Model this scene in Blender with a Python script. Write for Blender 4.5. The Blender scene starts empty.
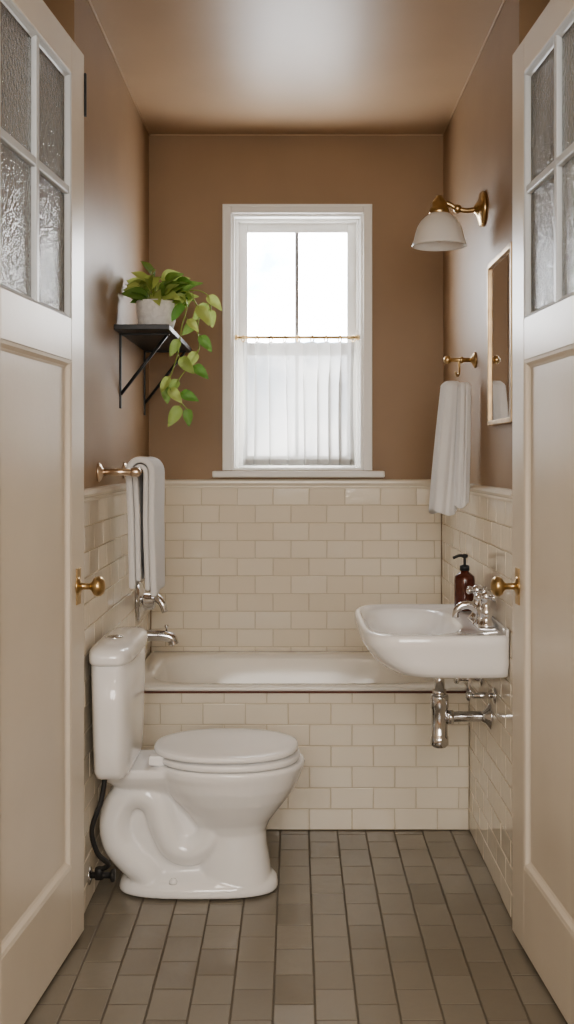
import bpy, bmesh, math, random
from mathutils import Vector, Matrix, noise
random.seed(7)
S = bpy.context.scene
COL = S.collection
try: S.view_settings.look = 'AgX - Medium High Contrast'
except Exception: pass

# ---------------------------------------------------------------- materials
def mat(name, col, rough=0.5, metal=0.0, bump=0.0, bscale=40, var=0.0, vscale=3, coat=0.0, spec=0.5, sss=0.0):
    m = bpy.data.materials.new(name); m.use_nodes = True
    nt = m.node_tree; b = nt.nodes['Principled BSDF']
    b.inputs['Base Color'].default_value = (*col, 1)
    b.inputs['Roughness'].default_value = rough
    b.inputs['Metallic'].default_value = metal
    b.inputs['Specular IOR Level'].default_value = spec
    b.inputs['Coat Weight'].default_value = coat
    b.inputs['Coat Roughness'].default_value = 0.08
    if sss: 
        b.inputs['Subsurface Weight'].default_value = sss
        b.inputs['Subsurface Radius'].default_value = (.02,.02,.02)
    tc = nt.nodes.new('ShaderNodeTexCoord')
    if bump:
        n = nt.nodes.new('ShaderNodeTexNoise'); n.inputs['Scale'].default_value = bscale
        n.inputs['Detail'].default_value = 4
        nt.links.new(tc.outputs['Object'], n.inputs['Vector'])
        bp = nt.nodes.new('ShaderNodeBump'); bp.inputs['Strength'].default_value = bump
        bp.inputs['Distance'].default_value = 0.01
        nt.links.new(n.outputs['Fac'], bp.inputs['Height'])
        nt.links.new(bp.outputs['Normal'], b.inputs['Normal'])
    if var:
        n2 = nt.nodes.new('ShaderNodeTexNoise'); n2.inputs['Scale'].default_value = vscale
        n2.inputs['Detail'].default_value = 3
        nt.links.new(tc.outputs['Object'], n2.inputs['Vector'])
        r = nt.nodes.new('ShaderNodeMapRange')
        r.inputs['From Min'].default_value = .3; r.inputs['From Max'].default_value = .7
        r.inputs['To Min'].default_value = 1-var; r.inputs['To Max'].default_value = 1+var
        nt.links.new(n2.outputs['Fac'], r.inputs['Value'])
        mx = nt.nodes.new('ShaderNodeVectorMath'); mx.operation = 'SCALE'
        mx.inputs[0].default_value = col
        nt.links.new(r.outputs['Result'], mx.inputs['Scale'])
        nt.links.new(mx.outputs['Vector'], b.inputs['Base Color'])
    return m

def tile_mat(name, c1, c2, rough, rvar=0.1, bump=0.05, coat=0.0):
    m = mat(name, c1, rough, bump=bump, bscale=25, coat=coat)
    nt = m.node_tree; b = nt.nodes['Principled BSDF']
    g = nt.nodes.new('ShaderNodeNewGeometry')
    mx = nt.nodes.new('ShaderNodeMix'); mx.data_type = 'RGBA'
    mx.inputs[6].default_value = (*c1, 1); mx.inputs[7].default_value = (*c2, 1)
    nt.links.new(g.outputs['Random Per Island'], mx.inputs[0])
    nt.links.new(mx.outputs[2], b.inputs['Base Color'])
    r = nt.nodes.new('ShaderNodeMapRange')
    r.inputs['To Min'].default_value = rough-rvar; r.inputs['To Max'].default_value = rough+rvar
    nt.links.new(g.outputs['Random Per Island'], r.inputs['Value'])
    nt.links.new(r.outputs['Result'], b.inputs['Roughness'])
    return m

M = {}
M['paint'] = mat('taupe_paint', (.350,.240,.148), .47, bump=.04, bscale=120, var=.05, spec=.42)
M['ceil'] = mat('ceiling_paint', (.48,.35,.23), .42, bump=.04, bscale=60, var=.04)
M['hall'] = mat('hall_paint', (.60,.54,.45), .6, bump=.03, bscale=100)
M['tile'] = tile_mat('cream_tile', (.85,.78,.66), (.90,.84,.73), .10, .04, .06)
M['grout'] = mat('grout', (.66,.59,.47), .8, bump=.2, bscale=300)
M['ftile'] = tile_mat('floor_tile', (.225,.200,.160), (.285,.258,.212), .22, .06, .12)
M['fgrout'] = mat('floor_grout', (.14,.122,.095), .8, bump=.2, bscale=300)
M['white'] = mat('white_paint', (.86,.85,.82), .35, bump=.02, bscale=80)
M['door'] = mat('door_paint', (.76,.70,.61), .33, bump=.04, bscale=50, var=.03)
M['porc'] = mat('porcelain', (.92,.92,.92), .07, bump=.004, bscale=20, coat=.4)
M['seat'] = mat('seat_plastic', (.93,.93,.93), .18, bump=.003, bscale=40)
M['tub'] = mat('tub_enamel', (.90,.87,.81), .12, bump=.004, bscale=20)
M['chrome'] = mat('chrome', (.72,.72,.73), .1, 1.0, bump=.01, bscale=60)
M['brass'] = mat('aged_brass', (.54,.40,.22), .3, 1.0, bump=.03, bscale=60, var=.15, vscale=20)
M['black'] = mat('black_metal', (.025,.028,.032), .4, bump=.05, bscale=100)
M['dark'] = mat('dark_rubber', (.03,.03,.03), .5, bump=.05, bscale=100)
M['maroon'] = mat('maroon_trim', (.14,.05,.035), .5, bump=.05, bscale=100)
M['pot'] = mat('stone_pot', (.78,.77,.75), .8, bump=.25, bscale=90, var=.12, vscale=60)
M['soil'] = mat('soil', (.05,.035,.02), .95, bump=.8, bscale=120)
M['stem'] = mat('stem_green', (.28,.36,.09), .5, bump=.1, bscale=60)
M['amber'] = mat('amber_glass', (.10,.028,.018), .12, bump=.01, bscale=40, coat=.5)
M['towel'] = mat('terry_cloth', (.93,.93,.93), .95, bump=.7, bscale=420)
M['wood'] = mat('hall_wood', (.25,.15,.08), .4, bump=.05, bscale=30, var=.2, vscale=8)
M['mirror'] = mat('mirror_glass', (.85,.85,.85), .02, 1.0, bump=.001, bscale=5)

m = mat('pothos_leaf', (.12,.26,.04), .42, bump=.1, bscale=60, spec=.4); M['leaf'] = m
nt = m.node_tree; b = nt.nodes['Principled BSDF']
g = nt.nodes.new('ShaderNodeNewGeometry'); cr = nt.nodes.new('ShaderNodeValToRGB')
cr.color_ramp.elements[0].color = (.12,.26,.06,1); cr.color_ramp.elements[1].color = (.58,.66,.24,1)
nt.links.new(g.outputs['Random Per Island'], cr.inputs['Fac']); nt.links.new(cr.outputs['Color'], b.inputs['Base Color'])
tr = nt.nodes.new('ShaderNodeBsdfTranslucent'); nt.links.new(cr.outputs['Color'], tr.inputs['Color'])
ms = nt.nodes.new('ShaderNodeMixShader'); ms.inputs[0].default_value = .4
nt.links.new(b.outputs[0], ms.inputs[1]); nt.links.new(tr.outputs[0], ms.inputs[2])
nt.links.new(ms.outputs[0], nt.nodes['Material Output'].inputs['Surface'])

m = bpy.data.materials.new('privacy_glass'); m.use_nodes = True; M['pglass'] = m
nt = m.node_tree; b = nt.nodes['Principled BSDF']
b.inputs['Base Color'].default_value = (.86,.89,.9,1); b.inputs['Transmission Weight'].default_value = .85
b.inputs['Roughness'].default_value = .12; b.inputs['IOR'].default_value = 1.35
tc = nt.nodes.new('ShaderNodeTexCoord'); v = nt.nodes.new('ShaderNodeTexNoise'); v.inputs['Scale'].default_value = 90
nt.links.new(tc.outputs['Object'], v.inputs['Vector'])
bp = nt.nodes.new('ShaderNodeBump'); bp.inputs['Strength'].default_value = .6; bp.inputs['Distance'].default_value = .01
nt.links.new(v.outputs['Fac'], bp.inputs['Height']); nt.links.new(bp.outputs['Normal'], b.inputs['Normal'])

m = bpy.data.materials.new('clear_glass'); m.use_nodes = True; M['glass'] = m
nt = m.node_tree; nt.nodes.remove(nt.nodes['Principled BSDF'])
t = nt.nodes.new('ShaderNodeBsdfTransparent'); gl = nt.nodes.new('ShaderNodeBsdfGlossy'); gl.inputs['Roughness'].default_value = .02
ms = nt.nodes.new('ShaderNodeMixShader'); ms.inputs[0].default_value = .05
nt.links.new(t.outputs[0], ms.inputs[1]); nt.links.new(gl.outputs[0], ms.inputs[2])
nt.links.new(ms.outputs[0], nt.nodes['Material Output'].inputs['Surface'])

def cloth_mat(name, col, transl, transp, gloss=0.0):
    m = bpy.data.materials.new(name); m.use_nodes = True
    nt = m.node_tree; b = nt.nodes['Principled BSDF']
    b.inputs['Base Color'].default_value = (*col,1); b.inputs['Roughness'].default_value = .3 if gloss else .9
    tr = nt.nodes.new('ShaderNodeBsdfTranslucent'); tr.inputs['Color'].default_value = (*col,1)
    m1 = nt.nodes.new('ShaderNodeMixShader'); m1.inputs[0].default_value = transl
    nt.links.new(b.outputs[0], m1.inputs[1]); nt.links.new(tr.outputs[0], m1.inputs[2])
    tp = nt.nodes.new('ShaderNodeBsdfTransparent')
    m2 = nt.nodes.new('ShaderNodeMixShader'); m2.inputs[0].default_value = transp
    nt.links.new(m1.outputs[0], m2.inputs[1]); nt.links.new(tp.outputs[0], m2.inputs[2])
    nt.links.new(m2.outputs[0], nt.nodes['Material Output'].inputs['Surface'])
    return m
M['sheer'] = cloth_mat('linen_sheer', (.58,.57,.55), .22, .05)
M['opal'] = cloth_mat('opal_glass', (.90,.88,.85), .35, .0, 1)

# ---------------------------------------------------------------- helpers
def group(name, loc, rz=0):
    e = bpy.data.objects.new(name, None); e.empty_display_size = .05
    e.location = loc; e.rotation_euler = (0,0,rz); COL.objects.link(e); return e

def obj(name, verts, faces, material, parent=None, smooth=True, local=False, mats=None, fm=None):
    me = bpy.data.meshes.new(name); me.from_pydata([tuple(v) for v in verts], [], faces)
    bm = bmesh.new(); bm.from_mesh(me); bmesh.ops.recalc_face_normals(bm, faces=bm.faces); bm.to_mesh(me); bm.free()
    if mats:
        for q in mats: me.materials.append(q)
        for i,p in enumerate(me.polygons): p.material_index = fm[i]
    else: me.materials.append(material)
    for p in me.polygons: p.use_smooth = smooth
    o = bpy.data.objects.new(name, me); COL.objects.link(o)
    if parent:
        o.parent = parent
        if not local: o.matrix_parent_inverse = Matrix.LocRotScale(parent.location, parent.rotation_euler, None).inverted()
    return o

def boxes(name, L, material, parent=None, bevel=0.0, local=False):
    V=[];F=[]
    for (x0,x1,y0,y1,z0,z1) in L:
        n=len(V)
        V+=[(x0,y0,z0),(x1,y0,z0),(x1,y1,z0),(x0,y1,z0),(x0,y0,z1),(x1,y0,z1),(x1,y1,z1),(x0,y1,z1)]
        F+=[tuple(n+i for i in f) for f in ((0,3,2,1),(4,5,6,7),(0,1,5,4),(1,2,6,5),(2,3,7,6),(3,0,4,7))]
    o=obj(name,V,F,material,parent,False,local)
    if bevel:
        b=o.modifiers.new('bevel','BEVEL'); b.width=bevel; b.segments=3; b.limit_method='ANGLE'
    return o

def loft(name, rings, material, parent=None, cap=(True,True), local=False, sub=0):
    n=len(rings[0]); V=[v for r in rings for v in r]; F=[]
    for i in range(len(rings)-1):
        for j in range(n):
            k=(j+1)%n
            F.append((i*n+j,i*n+k,(i+1)*n+k,(i+1)*n+j))
    if cap[0]: F.append(tuple(range(n))[::-1])
    if cap[1]: F.append(tuple((len(rings)-1)*n+j for j in range(n)))
    o=obj(name,V,F,material,parent,True,local)
    if sub:
        s=o.modifiers.new('sub','SUBSURF'); s.levels=sub; s.render_levels=sub
    return o

def sell(cx,cy,hx,hy,n,z,N=64,clipx=None,mn=None):
    R=[]
    for i in range(N):
        a=2*math.pi*i/N; c=math.cos(a); s=math.sin(a)
        x=cx+hx*math.copysign(abs(c)**(2/n),c); y=cy+hy*math.copysign(abs(s)**(2/n),s)
        if clipx is not None: x=min(x,clipx)
        if mn is not None: x=max(x,mn)
        R.append((x,y,z))
    return R

def lathe(name, prof, origin, axis, material, parent=None, N=32, local=False, cap=(True,True)):
    ax=Vector(axis).normalized(); q=Vector((0,0,1)).rotation_difference(ax); o=Vector(origin)
    rings=[[o+q@Vector((r*math.cos(2*math.pi*i/N), r*math.sin(2*math.pi*i/N), z)) for i in range(N)] for r,z in prof]
    return loft(name,rings,material,parent,cap,local)

def spline(pts, k=8):
    P=[Vector(p) for p in pts]; P=[2*P[0]-P[1]]+P+[2*P[-1]-P[-2]]; out=[]
    for i in range(1,len(P)-2):
        for j in range(k):
            t=j/k; a,b,c,d=P[i-1:i+3]
            out.append(.5*((2*b)+(c-a)*t+(2*a-5*b+4*c-d)*t*t+(3*b-a-3*c+d)*t**3))
    out.append(P[-2]); return out

def tube(name, pts, r, material, parent=None, N=14, k=8, local=False, sm=True):
    P=spline(pts,k) if sm else [Vector(p) for p in pts]
    rings=[]; up=None
    for i,p in enumerate(P):
        t=(P[min(i+1,len(P)-1)]-P[max(i-1,0)]).normalized()
        if up is None:
            up=Vector((0,0,1)) if abs(t.z)<.9 else Vector((1,0,0))
        n=(up-t*up.dot(t)).normalized(); up=n; bb=t.cross(n)
        rr = r(i/(len(P)-1)) if callable(r) else r
        rings.append([p+rr*(math.cos(2*math.pi*j/N)*n+math.sin(2*math.pi*j/N)*bb) for j in range(N)])
    return loft(name,rings,material,parent,(True,True),local)

def torus(name, c, axis, R, r, material, parent=None, N=32, K=10):
    ax=Vector(axis).normalized(); q=Vector((0,0,1)).rotation_difference(ax); V=[];F=[]
    for i in range(N):
        a=2*math.pi*i/N
        for j in range(K):
            b=2*math.pi*j/K
            V.append(Vector(c)+q@Vector(((R+r*math.cos(b))*math.cos(a),(R+r*math.cos(b))*math.sin(a),r*math.sin(b))))
            F.append((i*K+j,((i+1)%N)*K+j,((i+1)%N)*K+(j+1)%K,i*K+(j+1)%K))
    return obj(name,V,F,material,parent)

def tiles(name, O, U, Vd, ul, vl, tw, th, gap, thick, off, mt, mg, uoff=0, depth=.006, tilt=.0006):
    """tiled slab: O corner, U/Vd unit vectors, normal = U x Vd (towards the room)"""
    O=Vector(O);U=Vector(U);W=Vector(Vd);Nn=U.cross(W)
    V=[];F=[];fm=[]
    def q(u,v,n): return O+U*u+W*v+Nn*n
    for n_ in (0,depth):
        V.extend([q(0,0,n_),q(ul,0,n_),q(ul,vl,n_),q(0,vl,n_)])
    for f in ((0,3,2,1),(4,5,6,7),(0,1,5,4),(1,2,6,5),(2,3,7,6),(3,0,4,7)): F.append(f); fm.append(1)
    r=0; v=0; bz_=thick*.4
    while v<vl-.004:
        v1=min(v+th,vl); u=-tw*((r*off+uoff)%1.0)
        while u<ul-.004:
            a=max(u,0)+gap/2; b=min(u+tw,ul)-gap/2; c=v+gap/2; d=v1-gap/2
            if b-a>.006 and d-c>.004:
                n=len(V); e=.0018
                V.extend([q(a,c,depth),q(b,c,depth),q(b,d,depth),q(a,d,depth)])
                tl=[random.uniform(-tilt,tilt) for _ in range(2)]
                h=depth+thick
                V.extend([q(a+e*.3,c+e*.3,h-bz_),q(b-e*.3,c+e*.3,h-bz_),q(b-e*.3,d-e*.3,h-bz_),q(a+e*.3,d-e*.3,h-bz_)])
                V.extend([q(a+e,c+e,h+tl[0]+tl[1]),q(b-e,c+e,h-tl[0]+tl[1]),q(b-e,d-e,h-tl[0]-tl[1]),q(a+e,d-e,h+tl[0]-tl[1])])
                for k in (0,4):
                    for j in range(4):
                        F.append((n+k+j,n+k+(j+1)%4,n+k+4+(j+1)%4,n+k+4+j)); fm.append(0)
                F.append((n+8,n+9,n+10,n+11)); fm.append(0)
            u+=tw
        v+=th; r+=1
    me=bpy.data.meshes.new(name); me.from_pydata([tuple(x) for x in V],[],F)
    me.materials.append(mt); me.materials.append(mg)
    for i,p in enumerate(me.polygons): p.material_index=fm[i]
    o=bpy.data.objects.new(name,me); COL.objects.link(o); return o

# ---------------------------------------------------------------- room shell
XL,XR=-.626,.636     # painted wall planes
YB=4.716             # back wall plane
ZC=2.725
Y0=3.12
boxes('ceiling',[(-1.3,1.3,-1.7,4.95,ZC,ZC+.1)],M['ceil'])
boxes('floor',[(-1.3,1.3,-1.7,4.95,-.12,-.012)],M['wood'])
wx0,wx1,wz0,wz1=-.272,.292,1.285,2.385
boxes('wall_back',[(-.95,wx0,YB,YB+.2,-.012,ZC),(wx1,.95,YB,YB+.2,-.012,ZC),(wx0,wx1,YB,YB+.2,-.012,wz0),(wx0,wx1,YB,YB+.2,wz1,ZC)],M['paint'])
boxes('wall_left',[(-.95,XL,Y0,YB,-.012,ZC),(-.95,-.76,2.2,Y0,-.012,ZC)],M['paint'])
boxes('wall_right',[(XR,.95,Y0,YB,-.012,ZC),(.76,.95,2.2,Y0,-.012,ZC)],M['paint'])
boxes('wall_front',[(-1.3,-.71,2.06,2.2,-.012,ZC),(.71,1.3,2.06,2.2,-.012,ZC),(-.71,.71,2.06,2.2,2.5,ZC)],M['hall'])
boxes('wall_hall',[(-1.3,-1.2,-1.6,2.06,-.012,ZC),(1.2,1.3,-1.6,2.06,-.012,ZC),(-1.3,1.3,-1.7,-1.6,-.012,ZC)],M['hall'])
# tiles
ztop=1.212
TW,TH=.1535,ztop/16
tiles('trim_tile_left',(XL,Y0,0),(0,1,0),(0,0,1),YB-Y0-.015,ztop,TW,TH,.0024,.003,.5,M['tile'],M['grout'],.3,tilt=.0008)
tiles('trim_tile_right',(XR,YB-.015,0),(0,-1,0),(0,0,1),YB-Y0-.015,ztop,TW,TH,.0024,.003,.5,M['tile'],M['grout'],.2,tilt=.0008)
tiles('trim_tile_back',(XL+.010,YB,TH*6),(1,0,0),(0,0,1),XR-XL-.02,ztop-TH*6,TW,TH,.0024,.003,.5,M['tile'],M['grout'],.1,tilt=.0008)
APR=3.957
tiles('trim_tile_apron',(XL+.010,APR+.009,0),(1,0,0),(0,0,1),XR-XL-.02,.497,TW,TH,.0024,.003,.5,M['tile'],M['grout'],.65,tilt=.0008)
tiles('floor_tiles',(.763,2.06,-.0090),(0,1,0),(-1,0,0),APR+.01-2.06,1.53,.152,.102,.0046,.0012,.5,M['ftile'],M['fgrout'],.3,tilt=.0004)

def cap(name, p0, p1, nrm):
    p0=Vector(p0);p1=Vector(p1);n=Vector(nrm)
    prof=[(0,1.208),(.012,1.208),(.015,1.214),(.014,1.220),(.019,1.224),(.023,1.231),(.022,1.239),(.016,1.245),(.008,1.247),(0,1.247)]
    rings=[[Vector((p.x,p.y,0))+n*a+Vector((0,0,z)) for a,z in prof] for p in (p0,p1)]
    o=loft(name,rings,M['capm']); 
    for p in o.data.polygons: p.use_smooth=False
    return o
M['capm']=mat('cream_cap_tile',(.86,.80,.69),.18,bump=.02,bscale=20)
cap('trim_cap_left',(XL,Y0,0),(XL,YB,0),(1,0,0))
cap('trim_cap_right',(XR,Y0,0),(XR,YB,0),(-1,0,0))
cap('trim_cap_back',(XL+.023,YB,0),(XR-.023,YB,0),(0,-1,0))
boxes('trim_ceiling',[(XL,XL+.006,Y0,YB,ZC-.006,ZC),(XR-.006,XR,Y0,YB,ZC-.006,ZC),(XL,XR,YB-.006,YB,ZC-.006,ZC)],M['ceil'],bevel=.002)

# ---------------------------------------------------------------- window
w=group('window_1',(0,YB,1.8))
cw=.034
boxes('casing',[(wx0-cw,wx0,YB-.016,YB,wz0,wz1+cw),(wx1,wx1+cw,YB-.016,YB,wz0,wz1+cw),(wx0,wx1,YB-.016,YB,wz1,wz1+cw)],M['white'],w,.003)
boxes('casing_bead',[(wx0-cw-.004,wx0-cw+.006,YB-.021,YB,wz0,wz1+cw+.004),(wx1+cw-.006,wx1+cw+.004,YB-.021,YB,wz0,wz1+cw+.004),(wx0-cw,wx1+cw,YB-.021,YB,wz1+cw-.006,wz1+cw+.004)],M['white'],w,.002)
boxes('jamb',[(wx0,wx0+.012,YB,YB+.14,wz0,wz1),(wx1-.012,wx1,YB,YB+.14,wz0,wz1),(wx0+.012,wx1-.012,YB,YB+.14,wz1-.012,wz1),(wx0+.012,wx1-.012,YB,YB+.16,wz0,wz0+.01)],M['white'],w)
ys=YB+.075
def frame(name,x0,x1,z0,z1,wd,y0,y1,par,mt,bot=None,bv=.003):
    bot=bot or wd
    return boxes(name,[(x0,x0+wd,y0,y1,z0,z1),(x1-wd,x1,y0,y1,z0,z1),(x0+wd,x1-wd,y0,y1,z1-wd,z1),(x0+wd,x1-wd,y0,y1,z0,z0+bot)],mt,par,bv)
frame('stop',wx0+.012,wx1-.012,wz0+.01,wz1-.012,.014,ys-.02,ys,w,M['white'])
frame('sash_upper',wx0+.02,wx1-.02,1.80,wz1-.02,.045,ys,ys+.03,w,M['white'],.035)
frame('sash_lower',wx0+.02,wx1-.02,wz0+.012,1.83,.045,ys+.003,ys+.03,w,M['white'],.05)
boxes('muntin',[(.0,.016,ys+.004,ys+.026,1.835,wz1-.065),(.0,.016,ys+.004,ys+.026,wz0+.06,1.79)],mat('muntin_grey',(.35,.35,.36),.4,bump=.02),w,.002)
boxes('pane',[(wx0+.06,wx1-.06,ys+.013,ys+.017,wz0+.05,wz1-.06)],M['glass'],w)
boxes('stool',[(-.352,.382,YB-.045,YB+.0,wz0-.03,wz0-.002)],M['white'],w,.006)

# curtain
c=group('cafe_curtain',(.01,YB+.02,1.85))
zr=1.858; yr=YB+.028
tube('rod',[(wx0+.013,yr,zr),(wx1-.013,yr,zr)],.0065,M['brass'],c,sm=False)
for i,x in enumerate((wx0+.02,wx1-.02)):
    lathe(f'rod_socket_{i}',[(.011,-.008),(.012,0),(.009,.008)],(x,yr,zr),(1,0,0),M['brass'],c)
NX,NZ=320,40; V=[];F=[]
cx0,cx1=-.226,.256
for j in range(NZ+1):
    t=j/NZ; z=1.840-(1.840-1.306)*t
    for i in range(NX+1):
        s=i/NX
        x=cx0+(cx1-cx0)*s
        top=.005*abs(math.sin(math.pi*s*8))*(1-t)**8
        ph=s*math.pi*17+2.2*math.sin(s*6+.8)+.6*math.sin(t*2+s*5)
        a=.009+.012*min(1,t*3)*(.6+.4*math.sin(s*13))
        y=yr-.008+a*math.sin(ph)+.0025*math.sin(s*71+t*2)
        x+= .017*math.sin(ph+.9)*min(1,t*2+.3)*min(1,s*12,(1-s)*12)+.014*(s-.5)*(-math.sin(t*math.pi))
        V.append((x,y,z-top))
for j in range(NZ):
    for i in range(NX):
        a=j*(NX+1)+i; F.append((a,a+1,a+NX+2,a+NX+1))
obj('cloth',V,F,M['sheer'],c)
V2=[]
for j in range(NZ-2,NZ+1):
    for i in range(NX+1):
        v=V[j*(NX+1)+i]; V2.append((v[0],v[1]-.0015,v[2]))
F2=[(j*(NX+1)+i,j*(NX+1)+i+1,(j+1)*(NX+1)+i+1,(j+1)*(NX+1)+i) for j in range(2) for i in range(NX)]
obj('hem',V2,F2,M['sheer'],c)
for i in range(9):
    x=cx0+.003+(cx1-cx0-.006)*i/8
    torus(f'ring_{i}',(x,yr,zr-.006),(1,.6,0),.0135,.0024,M['brass'],c,24,6)

# ---------------------------------------------------------------- doors
def door(name,F_,ang,s,W=.80):
    d=Vector((math.sin(ang),math.cos(ang),0)); H=Vector((F_[0],F_[1],0))-d*W
    e=group(name,(H.x,H.y,0),math.atan2(d.y,d.x))
    Z0,Z1=.012,2.47; th=.04; st=.125
    def B(n,L,mt,bv=.003):
        L2=[]
        for (x0,x1,y0,y1,z0,z1) in L:
            a,b=sorted((y0*s,y1*s)); L2.append((x0,x1,a,b,z0,z1))
        return boxes(n,L2,mt,e,bv,True)
    B('stiles',[(0,st,0,th,Z0,Z1),(W-st,W,0,th,Z0,Z1)],M['door'])
    B('rails',[(st,W-st,0,th,Z0,.235),(st,W-st,0,th,1.60,1.715),(st,W-st,0,th,2.375,Z1)],M['door'])
    B('panel',[(st,W-st,.014,.026,.235,1.60)],M['door'],0)
    def mould(n,x0,x1,z0,z1,wd,d0,d1,mt):
        R=[]
        for (o_,y) in ((0,d0),(wd*.35,d0+(d1-d0)*.15),(wd*.7,d0+(d1-d0)*.75),(wd,d1)):
            R.append([Vector((x0+o_,y*s,z0+o_)),Vector((x1-o_,y*s,z0+o_)),Vector((x1-o_,y*s,z1-o_)),Vector((x0+o_,y*s,z1-o_))])
        V=[v for r in R for v in r];F=[]
        for i in range(3):
            for j in range(4): F.append((i*4+j,i*4+(j+1)%4,(i+1)*4+(j+1)%4,(i+1)*4+j))
        return obj(n,V,F,mt,e,False,True)
    mould('panel_mould',st,W-st,.235,1.60,.022,.0005,.0135,M['door'])
    gx0,gx1,gz0,gz1=st,W-st,1.715,2.375
    B('muntins',[((gx0+gx1)/2-.012,(gx0+gx1)/2+.012,.004,.036,gz0,gz1),(gx0,gx1,.005,.035,(gz0+gz1)/2+.003,(gz0+gz1)/2+.027)],M['dgrey'],.004)
    mould('glass_mould',gx0,gx1,gz0,gz1,.014,.0005,.016,M['dgrey'])
    B('glass',[(gx0+.002,gx1-.002,.017,.022,gz0+.002,gz1-.002)],M['pglass'],0)
    kx,kz=W-.062,.985
    prof=[(.026,0),(.027,.003),(.022,.006),(.012,.009),(.009,.014),(.009,.034),(.014,.040),(.024,.046),(.028,.055),(.027,.064),(.020,.071),(.008,.075),(.001,.0755)]
    lathe('knob',prof,(kx,0,kz),(0,-s,0),M['brass'],e,32,True)
    lathe('knob_outer',prof,(kx,s*th,kz),(0,s,0),M['brass'],e,32,True)
    B('escutcheon',[(kx-.02,kx+.02,-.0025,0,kz-.05,kz+.05)],M['brass'],.001)
    B('latch',[(W,W+.002,.008,.032,kz-.06,kz+.06)],M['brass'],0)
    for k,z in enumerate((.25,1.25,2.2)):
        lathe(f'hinge_{k}',[(.007,-.045),(.007,.045)],(-.006,0,z),(0,0,1),M['black'],e,12,True)
    return e
M['dgrey']=mat('door_sash_window_lit',(.64,.68,.71),.35,bump=.03,bscale=60)  # bluish grey: cool window light put into the colour of the glass frames
e=door('door_1',(-.592,3.09),.081,1)
boxes('flush_bolt',[(.801,.812,-.004,.02,2.30,2.42)],M['black'],e,.001,True)
door('door_2',(.61,3.09),-.055,-1)

# ---------------------------------------------------------------- bathtub
RZ=.514
x0,x1,y0,y1=XL+.012,XR-.012,APR-.004,YB-.012
cx,cy=(x0+x1)/2,(y0+y1)/2; hx,hy=(x1-x0)/2,(y1-y0)/2
tub=group('bathtub',(cx,cy,.25))
icx,icy=cx,cy+.0
R=[sell(cx,cy,hx-.012,hy-.012,40,.5,96),sell(cx,cy,hx,hy,40,.5,96),sell(cx,cy,hx,hy,40,RZ-.004,96),sell(cx,cy,hx-.005,hy-.005,30,RZ,96),
   sell(icx,icy,hx-.062,hy-.062,5,RZ+.001,96),sell(icx,icy,hx-.075,hy-.075,4.5,RZ-.006,96),sell(icx,icy,hx-.085,hy-.085,4.5,RZ-.025,96),
   sell(icx,icy,hx-.12,hy-.11,4,.30,96),sell(icx,icy,hx-.16,hy-.15,3.5,.17,96),sell(icx,icy,hx-.24,hy-.21,3,.135,96),sell(icx,icy,.05,.05,2,.13,96)]
loft('basin',R,M['tub'],tub,(False,True))
boxes('underside',[(x0+.03,x1-.03,APR+.03,y1-.03,0,.12)],M['tub'],tub)
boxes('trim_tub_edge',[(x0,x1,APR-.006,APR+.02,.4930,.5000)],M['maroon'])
lathe('overflow',[(.03,0),(.03,.006),(.02,.01),(.001,.011)],(x0+.098,cy,.42),(1,0,0),M['chrome'],tub)

WL=XL+.0105
f=group('tub_faucet',(WL,4.33,.66))
sy=4.33
lathe('spout_flange',[(.032,0),(.032,.005),(.024,.012)],(WL,sy,.640),(1,0,0),M['chrome'],f)
tube('spout',[(WL+.002,sy,.640),(WL+.05,sy,.640),(WL+.10,sy,.638),(WL+.13,sy,.628),(WL+.140,sy,.604)],lambda t:.024-.004*t,M['chrome'],f,20)
lathe('diverter',[(.004,0),(.004,.015),(.008,.018),(.008,.026),(.002,.028)],(WL+.11,sy,.655),(0,0,1),M['chrome'],f,16)
f2=group('shower_valve',(WL,4.33,.78))
lathe('escutcheon',[(.080,0),(.080,.004),(.066,.014),(.042,.022),(.036,.028),(.034,.058),(.026,.066),(.001,.068)],(WL,sy,.775),(1,0,0),M['chrome'],f2,40)
tube('lever',[(WL+.045,sy-.01,.785),(WL+.07,sy-.02,.792),(WL+.095,sy-.03,.772),(WL+.108,sy-.035,.735)],lambda t:.018-.010*abs(t-.4),M['chrome'],f2,14)

# ---------------------------------------------------------------- toilet
TY=3.44
t=group('toilet',(-.3,TY,0))
V=[];F=[]
def addloft(rings):
    n=len(V); k=len(rings[0])
    for r in rings: V.extend([Vector(p) for p in r])
    for i in range(len(rings)-1):
        for j in range(k):
            F.append((n+i*k+j,n+i*k+(j+1)%k,n+(i+1)*k+(j+1)%k,n+(i+1)*k+j))
    F.append(tuple(n+j for j in range(k))[::-1]); F.append(tuple(n+(len(rings)-1)*k+j for j in range(k)))
def sec(xa,xb,hy,n,z): return sell((xa+xb)/2,TY,(xb-xa)/2,hy,n,z,48)
addloft([sec(-.545,-.055,.118,2.8,.003),sec(-.548,-.052,.121,2.8,.012),sec(-.543,-.056,.118,2.8,.030),sec(-.525,-.072,.105,2.8,.048),sec(-.50,-.085,.08,2.6,.062),sec(-.48,-.09,.06,2.6,.07)])
addloft([sec(-.30,-.070,.108,2.6,.02),sec(-.30,-.078,.100,2.6,.08),sec(-.30,-.088,.094,2.6,.14),sec(-.305,-.090,.096,2.5,.185),sec(-.32,-.078,.108,2.4,.215),
  sec(-.345,-.050,.130,2.3,.25),sec(-.385,-.018,.154,2.25,.29),sec(-.415,.008,.172,2.2,.33),sec(-.43,.021,.181,2.2,.362),sec(-.44,.026,.186,2.2,.375),sec(-.442,.032,.189,2.2,.392),sec(-.44,.028,.186,2.2,.402)])
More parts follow.
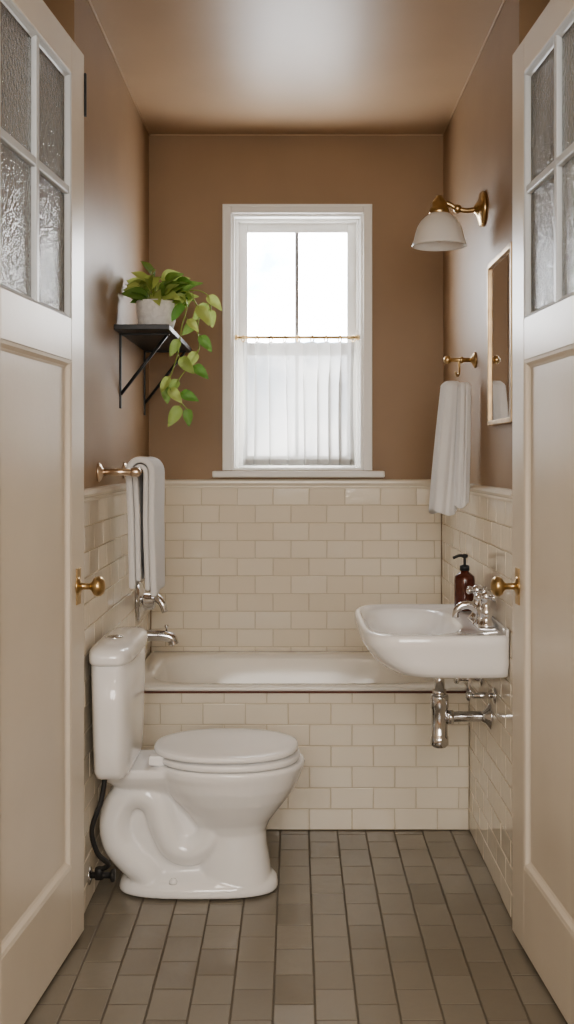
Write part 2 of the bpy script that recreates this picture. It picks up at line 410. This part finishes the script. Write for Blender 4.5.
addloft([sec(-.50,-.33,.06,3,.29),sec(-.56,-.33,.09,3,.325),sec(-.60,-.32,.115,3.5,.352),sec(-.605,-.31,.125,4,.372),sec(-.605,-.30,.125,4,.395)])
addloft([sec(-.52,-.25,.066,3,.04),sec(-.54,-.25,.066,3,.2),sec(-.52,-.25,.070,3,.32)])
def addtube(pts,rad):
    P=spline(pts,8); rings=[]; up=Vector((0,1,0))
    for i,p in enumerate(P):
        tt=(P[min(i+1,len(P)-1)]-P[max(i-1,0)]).normalized(); n=(up-tt*up.dot(tt)).normalized(); bb=tt.cross(n)
        rr=rad(i/(len(P)-1))
        rings.append([p+rr*(math.cos(2*math.pi*j/20)*n+math.sin(2*math.pi*j/20)*bb) for j in range(20)])
    addloft(rings)
for sg in (-1,1):
    y=TY+sg*.050
    addtube([(-.24,y,.22),(-.27,y,.160),(-.325,y,.130),(-.375,y,.150),(-.405,y,.210),(-.430,y,.280),(-.485,y,.308),(-.535,y,.280),(-.555,y,.220),(-.545,y,.155),(-.505,y,.105),(-.46,y,.065),(-.44,y,.03)],lambda q:.048)
body=obj('bowl',V,F,M['porc'],t)
rm=body.modifiers.new('remesh','REMESH'); rm.mode='VOXEL'; rm.voxel_size=.0045; rm.use_smooth_shade=True
smo=body.modifiers.new('smooth','SMOOTH'); smo.iterations=9; smo.factor=.5
def slab(name,xa,xb,hy,n,z0,z1,mt,e=.006,dome=0):
    cxx=(xa+xb)/2; hxx=(xb-xa)/2
    def r(i,z): return sell(cxx,TY,hxx-i,hy-i,n,z,72)
    rr=[r(e,z0),r(e*.3,z0+e*.3),r(0,z0+e),r(0,z1-e),r(e*.3,z1-e*.3),r(e,z1)]
    if dome: rr+=[r(.03,z1+dome*.5),r(.08,z1+dome),r(.13,z1+dome*1.1)]
    return loft(name,rr,mt,t)
slab('seat',-.425,.016,.187,2.25,.4045,.424,M['seat'],.006)
slab('lid',-.438,.010,.186,2.25,.431,.449,M['seat'],.006,.004)
for i,yy in enumerate((-.075,.075)):
    boxes(f'seat_hinge_{i}',[(-.446,-.396,TY+yy-.018,TY+yy+.018,.400,.430)],M['seat'],t,.006)
cxT=-.5455; TYK=TY-.016
def tr(hx_,hy_,z,n=4,c=cxT): return sell(c,TYK,hx_,hy_,n,z,64)
loft('tank',[tr(.045,.185,.392),tr(.052,.205,.397),tr(.056,.216,.415),tr(.058,.224,.5),tr(.060,.230,.6),tr(.062,.234,.735)],M['porc'],t)
loft('tank_lid',[tr(.061,.234,.733),tr(.067,.243,.737),tr(.068,.245,.745),tr(.068,.245,.762),tr(.065,.240,.772),tr(.055,.222,.780),tr(.030,.17,.785),tr(.01,.05,.786)],M['porc'],t)
lathe('flush_button',[(.026,0),(.026,.004),(.022,.006),(.021,.005),(.020,.007),(.001,.008)],(cxT-.01,TY-.05,.784),(0,0,1),M['chrome'],t,28)
for sg in (-1,1):
    lathe(f'bolt_cap_{sg}',[(.013,0),(.013,.006),(.008,.014),(.001,.016)],(-.37,TY+sg*.098,.045),(0,0,1),M['porc'],t,16)
s_=group('toilet_supply_hose',(-.57,3.30,.2))
tube('hose',[(-.565,3.27,.385),(-.575,3.26,.32),(-.60,3.25,.24),(-.585,3.255,.17),(-.555,3.27,.13),(-.585,3.29,.105)],.0075,M['dark'],s_,12)
lathe('valve_body',[(.014,0),(.014,.03),(.01,.034)],(-.585,3.29,.08),(0,0,1),M['dark'],s_,16)
tube('valve_stub',[(WL,3.29,.09),(-.55,3.29,.09)],.009,M['dark'],s_,12,sm=False)
lathe('valve_handle',[(.018,0),(.02,.006),(.018,.012)],(-.55,3.29,.09),(1,0,0),M['dark'],s_,10)
lathe('valve_flange',[(.028,0),(.026,.004),(.012,.008)],(WL,3.29,.09),(1,0,0),M['chrome'],s_,24)

# ---------------------------------------------------------------- sink
WR=XR-.0105
k=group('wall_mounted_sink',(.42,3.56,.8))
SY=3.545
def so(ix,iy,z,n=5): return sell(.445+ix*.5,SY,.245-ix*.5,.358-iy,n,z,112,clipx=WR-.001)
def si(i,z,n=2.9): return sell(.372,SY,.148-i,.275-i,n,z,112)
loft('basin',[so(.15,.06,.690,4),so(.11,.035,.692,4),so(.085,.020,.698,4.5),so(.060,.013,.712,4.5),so(.035,.009,.735),so(.018,.006,.757),so(.006,.003,.775),so(.001,.001,.785),so(0,0,.792),so(0,0,.811),so(.005,.004,.819),so(.014,.012,.8215),so(.022,.020,.819),
   sell(.372,SY,.155,.282,3,.815,112),si(0,.811),si(.010,.800),si(.022,.77),si(.045,.73,2.7),si(.085,.708,2.4),si(.13,.703,2.0)],M['porc'],k)
boxes('back_ledge',[(WR-.012,WR-.001,SY-.345,SY+.345,.815,.840)],M['porc'],k,.004)
lathe('drain',[(.024,0),(.024,.003),(.016,.003),(.001,.002)],(.372,SY,.7025),(0,0,1),M['chrome'],k,24)
fy=3.42; fx=.580
fa=group('sink_faucet',(fx,fy,.82))
lathe('base',[(.030,0),(.030,.006),(.022,.012),(.018,.03),(.022,.05),(.018,.062),(.012,.07),(.015,.082),(.004,.092)],(fx,fy,.8185),(0,0,1),M['chrome'],fa)
boxes('base_plate',[(fx-.026,fx+.026,fy-.115,fy+.115,.8175,.827)],M['chrome'],fa,.004)
tube('spout',[(fx-.008,fy,.862),(fx-.035,fy,.880),(fx-.062,fy,.878),(fx-.078,fy,.862),(fx-.082,fy,.842)],lambda q:.014-.003*q,M['chrome'],fa,16)
for i,yy in enumerate((-.085,.085)):
    lathe(f'handle_stem_{i}',[(.026,0),(.027,.006),(.020,.014),(.015,.024),(.018,.036),(.019,.050),(.012,.060),(.010,.076),(.016,.084),(.016,.098),(.008,.106),(.001,.108)],(fx,fy+yy,.8265),(0,0,1),M['chrome'],fa,24)
    for a in range(4):
        an=a*math.pi/2+.6
        dx,dy=math.cos(an),math.sin(an); hz_=.917
        tube(f'handle_spoke_{i}_{a}',[(fx+dx*.008,fy+yy+dy*.008,hz_),(fx+dx*.024,fy+yy+dy*.024,hz_),(fx+dx*.034,fy+yy+dy*.034,hz_)],lambda q:.0065+.0045*q*q,M['chrome'],fa,10)
        lathe(f'handle_tip_{i}_{a}',[(.0105,0),(.011,.004),(.006,.009),(.001,.010)],(fx+dx*.033,fy+yy+dy*.033,hz_),(dx,dy,0),M['chrome'],fa,12)
tp=group('sink_trap',(.46,3.5,.5))
tx,ty=.462,3.52
lathe('tailpiece',[(.036,.0),(.036,.012),(.020,.016),(.016,.02),(.016,.09),(.022,.092),(.022,.110)],(tx,ty,.6895),(0,0,-1),M['chrome'],tp)
lathe('bottle',[(.016,.10),(.027,.104),(.029,.11),(.029,.145),(.026,.15),(.026,.235),(.029,.238),(.029,.262),(.022,.270),(.001,.272)],(tx,ty,.6845),(0,0,-1),M['chrome'],tp)
tube('trap_arm',[(tx+.015,ty,.508),(tx+.05,ty,.510),(tx+.09,ty,.511),(WR,ty,.511)],.0165,M['chrome'],tp,18)
lathe('arm_nut',[(.023,0),(.023,.018)],(tx+.026,ty,.5085),(1,0,0),M['chrome'],tp,8)
lathe('wall_flange',[(.042,0),(.040,.005),(.022,.018),(.018,.03)],(WR,ty,.511),(-1,0,0),M['chrome'],tp)
sv=group('sink_supply_valve',(.6,3.66,.6))
for i,yy in enumerate((3.44,3.70)):
    tube(f'supply_{i}',[(.565,yy-.02,.69),(.555,yy,.66),(.545,yy,.62),(.565,yy,.595)],.006,M['chrome'],sv,10)
    tube(f'stub_{i}',[(WR,yy,.595),(.55,yy,.595)],.009,M['chrome'],sv,12,sm=False)
    lathe(f'knob_{i}',[(.010,0),(.017,.004),(.017,.014),(.010,.018)],(.553,yy,.595),(-1,0,0),M['chrome'],sv,8)
    lathe(f'flange_{i}',[(.026,0),(.024,.004),(.010,.010)],(WR,yy,.595),(-1,0,0),M['chrome'],sv)
sb=group('soap_dispenser',(.58,3.73,.9))
bx,by,bz=.576,3.735,.8215
lathe('bottle',[(.030,0),(.034,.003),(.0355,.010),(.0355,.103),(.033,.116),(.020,.127),(.014,.131),(.014,.137)],(bx,by,bz),(0,0,1),M['amber'],sb)
lathe('collar',[(.0165,.135),(.0165,.151),(.010,.153),(.0045,.155),(.0045,.177),(.011,.179),(.011,.188),(.004,.190)],(bx,by,bz),(0,0,1),M['black'],sb)
tube('nozzle',[(bx,by,bz+.184),(bx-.02,by-.002,bz+.185),(bx-.040,by-.004,bz+.177)],.005,M['black'],sb,10)

# ---------------------------------------------------------------- shelf + plant
sh=group('wall_shelf',(-.53,4.2,1.79))
boxes('board',[(XL,-.435,3.80,4.64,1.782,1.800)],M['black'],sh,.002)
for i,yy in enumerate((3.93,4.56)):
    boxes(f'bracket_wall_{i}',[(XL,XL+.006,yy-.011,yy+.011,1.515,1.782)],M['black'],sh,.001)
    boxes(f'bracket_top_{i}',[(XL+.006,-.45,yy-.011,yy+.011,1.776,1.782)],M['black'],sh)
    a=Vector((XL+.004,yy,1.565)); b_=Vector((-.458,yy,1.776)); d=(b_-a).normalized(); n=Vector((0,1,0)); q=d.cross(n)
    loft(f'bracket_brace_{i}',[[p+n*u*.010+q*v*.0045 for u,v in ((-1,-1),(1,-1),(1,1),(-1,1))] for p in (a,b_)],M['black'],sh)
pl=group('potted_pothos',(-.51,3.99,1.8))
px,py=-.500,3.97
lathe('pot',[(.052,0),(.060,.003),(.068,.03),(.072,.07),(.073,.098),(.071,.102),(.066,.101),(.064,.085)],(px,py,1.8005),(0,0,1),M['pot'],pl,40)
lathe('soil',[(.064,.084),(.03,.09),(.001,.092)],(px,py,1.8005),(0,0,1),M['soil'],pl,24)
LV=[];LF=[];SV=[];SF=[]
def leaf(base,dirv,nrm,L,wd=.62,curl=.25):
    d=Vector(dirv).normalized(); n=Vector(nrm); n=(n-d*n.dot(d)).normalized(); sde=d.cross(n)
    R_=9;C_=5; T=[]
    for i in range(R_+1):
        t_=i/R_
        hw=wd*.5*L*(math.sin(math.pi*min(1,t_**.62))**.8 if 0<t_<1 else 0.02)
        for j in range(C_):
            u=(j/(C_-1)-.5)*2
            back=-.10*L*abs(u)*(1-t_)*(1 if t_<.3 else .3)
            T.append(Vector(base)+d*(L*t_+back)+sde*(u*hw)+n*(abs(u)*hw*.30-curl*L*t_*t_)+n*(.03*L*math.sin(t_*9+u*2)))
    sx=max(0,XL+.006-min(p.x for p in T))
    if sx>.03: return
    for p in T: p.x+=sx
    low=[p for p in T if 1.765<p.z<1.803 and p.y>3.79]
    if low:
        s2=max(0,-.430-min(p.x for p in low))
        if s2>.02: return
        for p in T: p.x+=s2
    n0=len(LV); LV.extend(T)
    for i in range(R_):
        for j in range(C_-1):
            a=n0+i*C_+j; LF.append((a,a+1,a+C_+1,a+C_))
def stem(pts,r=.0020):
    P=spline(pts,6); n0=len(SV); up=Vector((.3,1,.2))
    for i,p in enumerate(P):
        tt=(P[min(i+1,len(P)-1)]-P[max(i-1,0)]).normalized(); n=(up-tt*up.dot(tt)).normalized(); bb=tt.cross(n)
        for j in range(6):
            SV.append(p+r*(math.cos(j*math.pi/3)*n+math.sin(j*math.pi/3)*bb))
    for i in range(len(P)-1):
        for j in range(6): SF.append((n0+i*6+j,n0+i*6+(j+1)%6,n0+(i+1)*6+(j+1)%6,n0+(i+1)*6+j))
    return P
rnd=random.Random(11)
for i in range(48):
    a=rnd.uniform(0,2*math.pi); rad=rnd.uniform(.02,.095); h=rnd.uniform(.012,.090)*(1.15-rad*5)
    h=max(h,.010)
    b0=Vector((px+.03*math.cos(a),py+.03*math.sin(a),1.888))
    e0=Vector((px+rad*math.cos(a),py+rad*math.sin(a),1.900+h)); e0.x=max(e0.x,XL+.03)
    stem([b0,(b0+e0)/2+Vector((0,0,.02)),e0])
    dv=Vector((math.cos(a)+.1,math.sin(a)*.8-.1,rnd.uniform(-.6,.6)))
    leaf(e0,dv,(rnd.uniform(-.5,.5),-1.0,.6),rnd.uniform(.062,.092),rnd.uniform(.52,.68))
vines=[[(px+.03,py,1.89),(px+.085,py-.01,1.935),(-.375,py-.02,1.925),(-.345,py-.02,1.86),(-.35,py-.02,1.80),(-.345,py-.02,1.73),(-.38,py-.02,1.67),(-.42,py-.03,1.61),(-.415,py-.03,1.55),(-.385,py-.03,1.51)],
       [(px+.03,py-.02,1.89),(px+.09,py-.04,1.915),(-.385,py-.05,1.88),(-.405,py-.05,1.80),(-.415,py-.05,1.72),(-.44,py-.05,1.64),(-.46,py-.05,1.59)],
       [(px+.03,py+.02,1.89),(px+.10,py+.03,1.94),(-.35,py+.02,1.945),(-.310,py+.02,1.92),(-.305,py+.02,1.87)]]
for vi,vp in enumerate(vines):
    P=stem(vp,.0024)
    step=5
    for q,i in enumerate(range(10,len(P),step)):
        p=P[i]; sd=1 if q%2 else -1
        hang=Vector((sd*rnd.uniform(.3,.9),-.15,rnd.uniform(-1.0,-.35)))
        pe=p+hang.normalized()*.02
        stem([p,(p+pe)/2,pe],.0014)
        leaf(pe,hang,(rnd.uniform(-.4,.4),-1,.3),rnd.uniform(.055,.080),.58,.12)
    leaf(P[-1],(.1,-.1,-1),(0,-1,.2),.06,.6,.1)
obj('leaves',LV,LF,M['leaf'],pl); obj('stems',SV,SF,M['stem'],pl)

# ---------------------------------------------------------------- towel bar left
tb=group('towel_bar',(-.56,3.8,1.31))
M['cbrass']=mat('champagne_brass',(.74,.62,.50),.3,1.0,bump=.02,bscale=60)
bxx=-.508; bz=1.293
for i,yy in enumerate((3.50,4.02)):
    lathe(f'rose_{i}',[(.030,0),(.031,.004),(.026,.009),(.014,.014),(.010,.02)],(XL,yy,bz),(1,0,0),M['cbrass'],tb)
    tube(f'post_{i}',[(XL+.01,yy,bz),(bxx,yy,bz)],.0115,M['cbrass'],tb,16,sm=False)
    lathe(f'finial_{i}',[(.013,-.014),(.015,-.006),(.015,.006),(.013,.014),(.004,.018)],(bxx,yy,bz),(1,0,0),M['cbrass'],tb,20)
tube('bar',[(bxx,3.50,bz),(bxx,4.02,bz)],.006,M['cbrass'],tb,16,sm=False)

def draped(name,xc,zc,ya,yb,front,back,side,r0,parent,spread=.03,seed=0,ampf=.010,thk=.011,inw=0.0):
    NS,NT=70,36; V=[];F=[]
    tot=front+back+math.pi*r0
    for i in range(NS+1):
        s=tot*i/NS
        for j in range(NT+1):
            t_=j/NT; y=ya+(yb-ya)*t_
            if s<back:
                f_=(back-s)/back; x=xc-side*(r0-inw*min(1,f_*2.5)); z=zc-(back-s)
            elif s<back+math.pi*r0:
                an=(s-back)/r0; x=xc-side*r0*math.cos(an); z=zc+r0*math.sin(an); f_=0
            else:
                f_=(s-back-math.pi*r0)/front; x=xc+side*(r0-inw*min(1,f_*2.5)+spread*f_**.7); z=zc-(s-back-math.pi*r0)
            x+=ampf*f_**.6*math.sin(t_*7+seed+f_*1.1)+.003*f_*math.sin(t_*17+seed)
            y+=.012*f_*math.sin(f_*3+seed)*(t_-.5)*2
            z-=.006*f_*math.sin(t_*4+seed)
            V.append((x,y,z))
    for i in range(NS):
        for j in range(NT):
            a=i*(NT+1)+j; F.append((a,a+1,a+NT+2,a+NT+1))
    o=obj(name,V,F,M['towel'],parent)
    sd=o.modifiers.new('solid','SOLIDIFY'); sd.thickness=thk; sd.offset=0
    su=o.modifiers.new('sub','SUBSURF'); su.levels=1; su.render_levels=1
    return o
th_=group('hand_towel',(bxx,3.74,1.15))
draped('outer_layer',bxx,bz+.002,3.60,3.88,.41,.385,1,.0385,th_,.008,.4,.003,.021,.007)
draped('inner_layer',bxx,bz+.001,3.603,3.875,.39,.36,1,.0180,th_,.008,.4,.003,.0165,.007)

hk=group('towel_hook',(.58,3.85,1.68))
hy_=3.87; hz=1.683
lathe('rose',[(.028,0),(.029,.004),(.024,.009),(.012,.014),(.009,.02)],(XR,hy_,hz),(-1,0,0),M['brass'],hk)
tube('arm',[(XR-.01,hy_,hz),(.545,hy_,hz)],.0075,M['brass'],hk,14,sm=False)
lathe('finial',[(.008,0),(.013,.004),(.015,.012),(.012,.020),(.004,.025)],(.548,hy_,hz),(-1,0,0),M['brass'],hk,20)
lathe('collar',[(.011,-.006),(.011,.006)],(.585,hy_,hz),(-1,0,0),M['brass'],hk,20)
tube('hook',[(.575,hy_,hz),(.577,hy_-.003,hz-.025),(.575,hy_-.012,hz-.050),(.567,hy_-.024,hz-.058),(.560,hy_-.032,hz-.045)],.004,M['brass'],hk,12)
tw=group('bath_towel',(.54,3.84,1.4))
def hung(name,xc,yc,zt,zb,w0,w1,d0,d1,seed,lean=0,ns=60):
    rings=[]; Nn_=128
    for i in range(ns+1):
        t_=i/ns; z=zt+(zb-zt)*t_; e_=1-(1-t_)**1.6
        wx=w0+(w1-w0)*e_; wy=d0+(d1-d0)*e_
        if i==0: wx*=.55; wy*=.55
        if i==1: wx*=.85; wy*=.85
        ring=[]
        for j in range(Nn_):
            a=2*math.pi*j/Nn_
            f_=1+.13*math.sin(3*a+seed+t_*1.2)+.06*math.sin(5*a+2*seed-t_*1.5)+.03*math.sin(11*a+t_*2)
            ring.append((xc+lean*t_+wx*f_*math.cos(a),yc+wy*f_*math.sin(a),z+.010*t_*math.sin(2*a+seed)))
        rings.append(ring)
    return loft(name,rings,M['towel'],tw)
hung('left_fold',.545,3.83,1.606,1.150,.034,.046,.03,.07,.6,-.034)
hung('right_fold',.586,3.82,1.600,1.175,.022,.025,.03,.06,2.2,-.012)

# ---------------------------------------------------------------- sconce
sc=group('wall_sconce',(.55,3.69,2.15))
yy=3.69; zz=2.178
lathe('backplate',[(.058,0),(.060,.008),(.054,.016),(.034,.020),(.020,.028),(.012,.036)],(XR,yy,zz-.005),(-1,0,0),M['brass'],sc,40)
tube('arm',[(XR-.02,yy,zz-.005),(.575,yy,zz-.010),(.545,yy,zz-.004),(.515,yy,zz+.012),(.492,yy,zz+.014),(.483,yy,zz+.0)],.009,M['brass'],sc,14)
lathe('arm_knuckle',[(.009,-.012),(.014,-.006),(.014,.006),(.009,.012)],(.545,yy,zz-.004),(-1,0,.3),M['brass'],sc,20)
lathe('holder',[(.001,.050),(.010,.048),(.014,.040),(.021,.032),(.026,.022),(.026,.010),(.032,.004),(.034,-.006),(.034,-.016),(.030,-.018)],(.484,yy,2.170),(0,0,1),M['brass'],sc,32)
pr=[(.030,2.160),(.038,2.154),(.048,2.146),(.062,2.132),(.074,2.112),(.081,2.090),(.085,2.070),(.090,2.056),(.092,2.049)]
pin=[(r-.003,z-.001) for r,z in pr[::-1]]
lathe('shade',pr+pin,(.484,yy,0),(0,0,1),M['opal'],sc,48,cap=(False,False))
lathe('bulb',[(.012,2.14),(.014,2.125),(.024,2.105),(.026,2.09),(.020,2.072),(.008,2.064),(.001,2.063)],(.484,yy,0),(0,0,1),M['opal'],sc,24)

# ---------------------------------------------------------------- mirror
mi=group('wall_mirror',(.63,3.3,1.7))
ya,yb,za,zb=3.13,3.52,1.440,1.955
M['mframe']=mat('bronze_frame',(.42,.31,.19),.4,.8,bump=.1,bscale=60,var=.2,vscale=15)
boxes('frame',[(XR-.022,XR,ya,ya+.016,za,zb),(XR-.022,XR,yb-.016,yb,za,zb),(XR-.022,XR,ya+.016,yb-.016,za,za+.016),(XR-.022,XR,ya+.016,yb-.016,zb-.016,zb)],M['mframe'],mi,.003)
boxes('glass',[(XR-.014,XR-.002,ya+.015,yb-.015,za+.015,zb-.015)],M['mirror'],mi)

# ---------------------------------------------------------------- light
wd=bpy.data.worlds.new('World'); S.world=wd; wd.use_nodes=True
nt=wd.node_tree; bg=nt.nodes['Background']
tc=nt.nodes.new('ShaderNodeTexCoord'); n=nt.nodes.new('ShaderNodeTexNoise'); n.inputs['Scale'].default_value=16; n.inputs['Detail'].default_value=5
nt.links.new(tc.outputs['Generated'],n.inputs['Vector'])
cr=nt.nodes.new('ShaderNodeValToRGB'); cr.color_ramp.elements[0].position=.36; cr.color_ramp.elements[1].position=.62
cr.color_ramp.elements[0].color=(.20,.27,.36,1); cr.color_ramp.elements[1].color=(1,.98,.95,1)
nt.links.new(n.outputs['Fac'],cr.inputs['Fac']); nt.links.new(cr.outputs['Color'],bg.inputs['Color'])
bg.inputs['Strength'].default_value=28.0
def area(name,loc,rot,sx,sy,power,col,portal=False):
    l=bpy.data.lights.new(name,'AREA'); l.shape='RECTANGLE'; l.size=sx; l.size_y=sy; l.energy=power; l.color=col
    o=bpy.data.objects.new(name,l); o.location=loc; o.rotation_euler=rot; COL.objects.link(o)
    if portal: l.cycles.is_portal=True
    return o
area('window_portal',(.01,YB+.19,1.835),(math.radians(-90),0,0),.56,1.1,1,(1,1,1),True)
area('hall_fill',(0,-.9,1.9),(math.radians(82),0,0),1.6,1.4,68,(1,.95,.89))  # unseen fill added behind the camera to brighten the foreground
area('hall_overhead_fill',(0,1.2,2.70),(0,0,0),.5,.5,6,(1,.90,.78))  # weak overhead fill, added out of view; not a known fixture

# ---------------------------------------------------------------- camera
cd=bpy.data.cameras.new('Camera'); co=bpy.data.objects.new('Camera',cd); COL.objects.link(co)
co.location=(0,0,1.338); co.rotation_euler=(math.radians(90),0,0)
cd.sensor_width=36; cd.sensor_fit='AUTO'; cd.lens=36*1100/1024
cd.shift_x=-8/1024; cd.shift_y=-54/1024; cd.clip_start=.05
S.camera=co
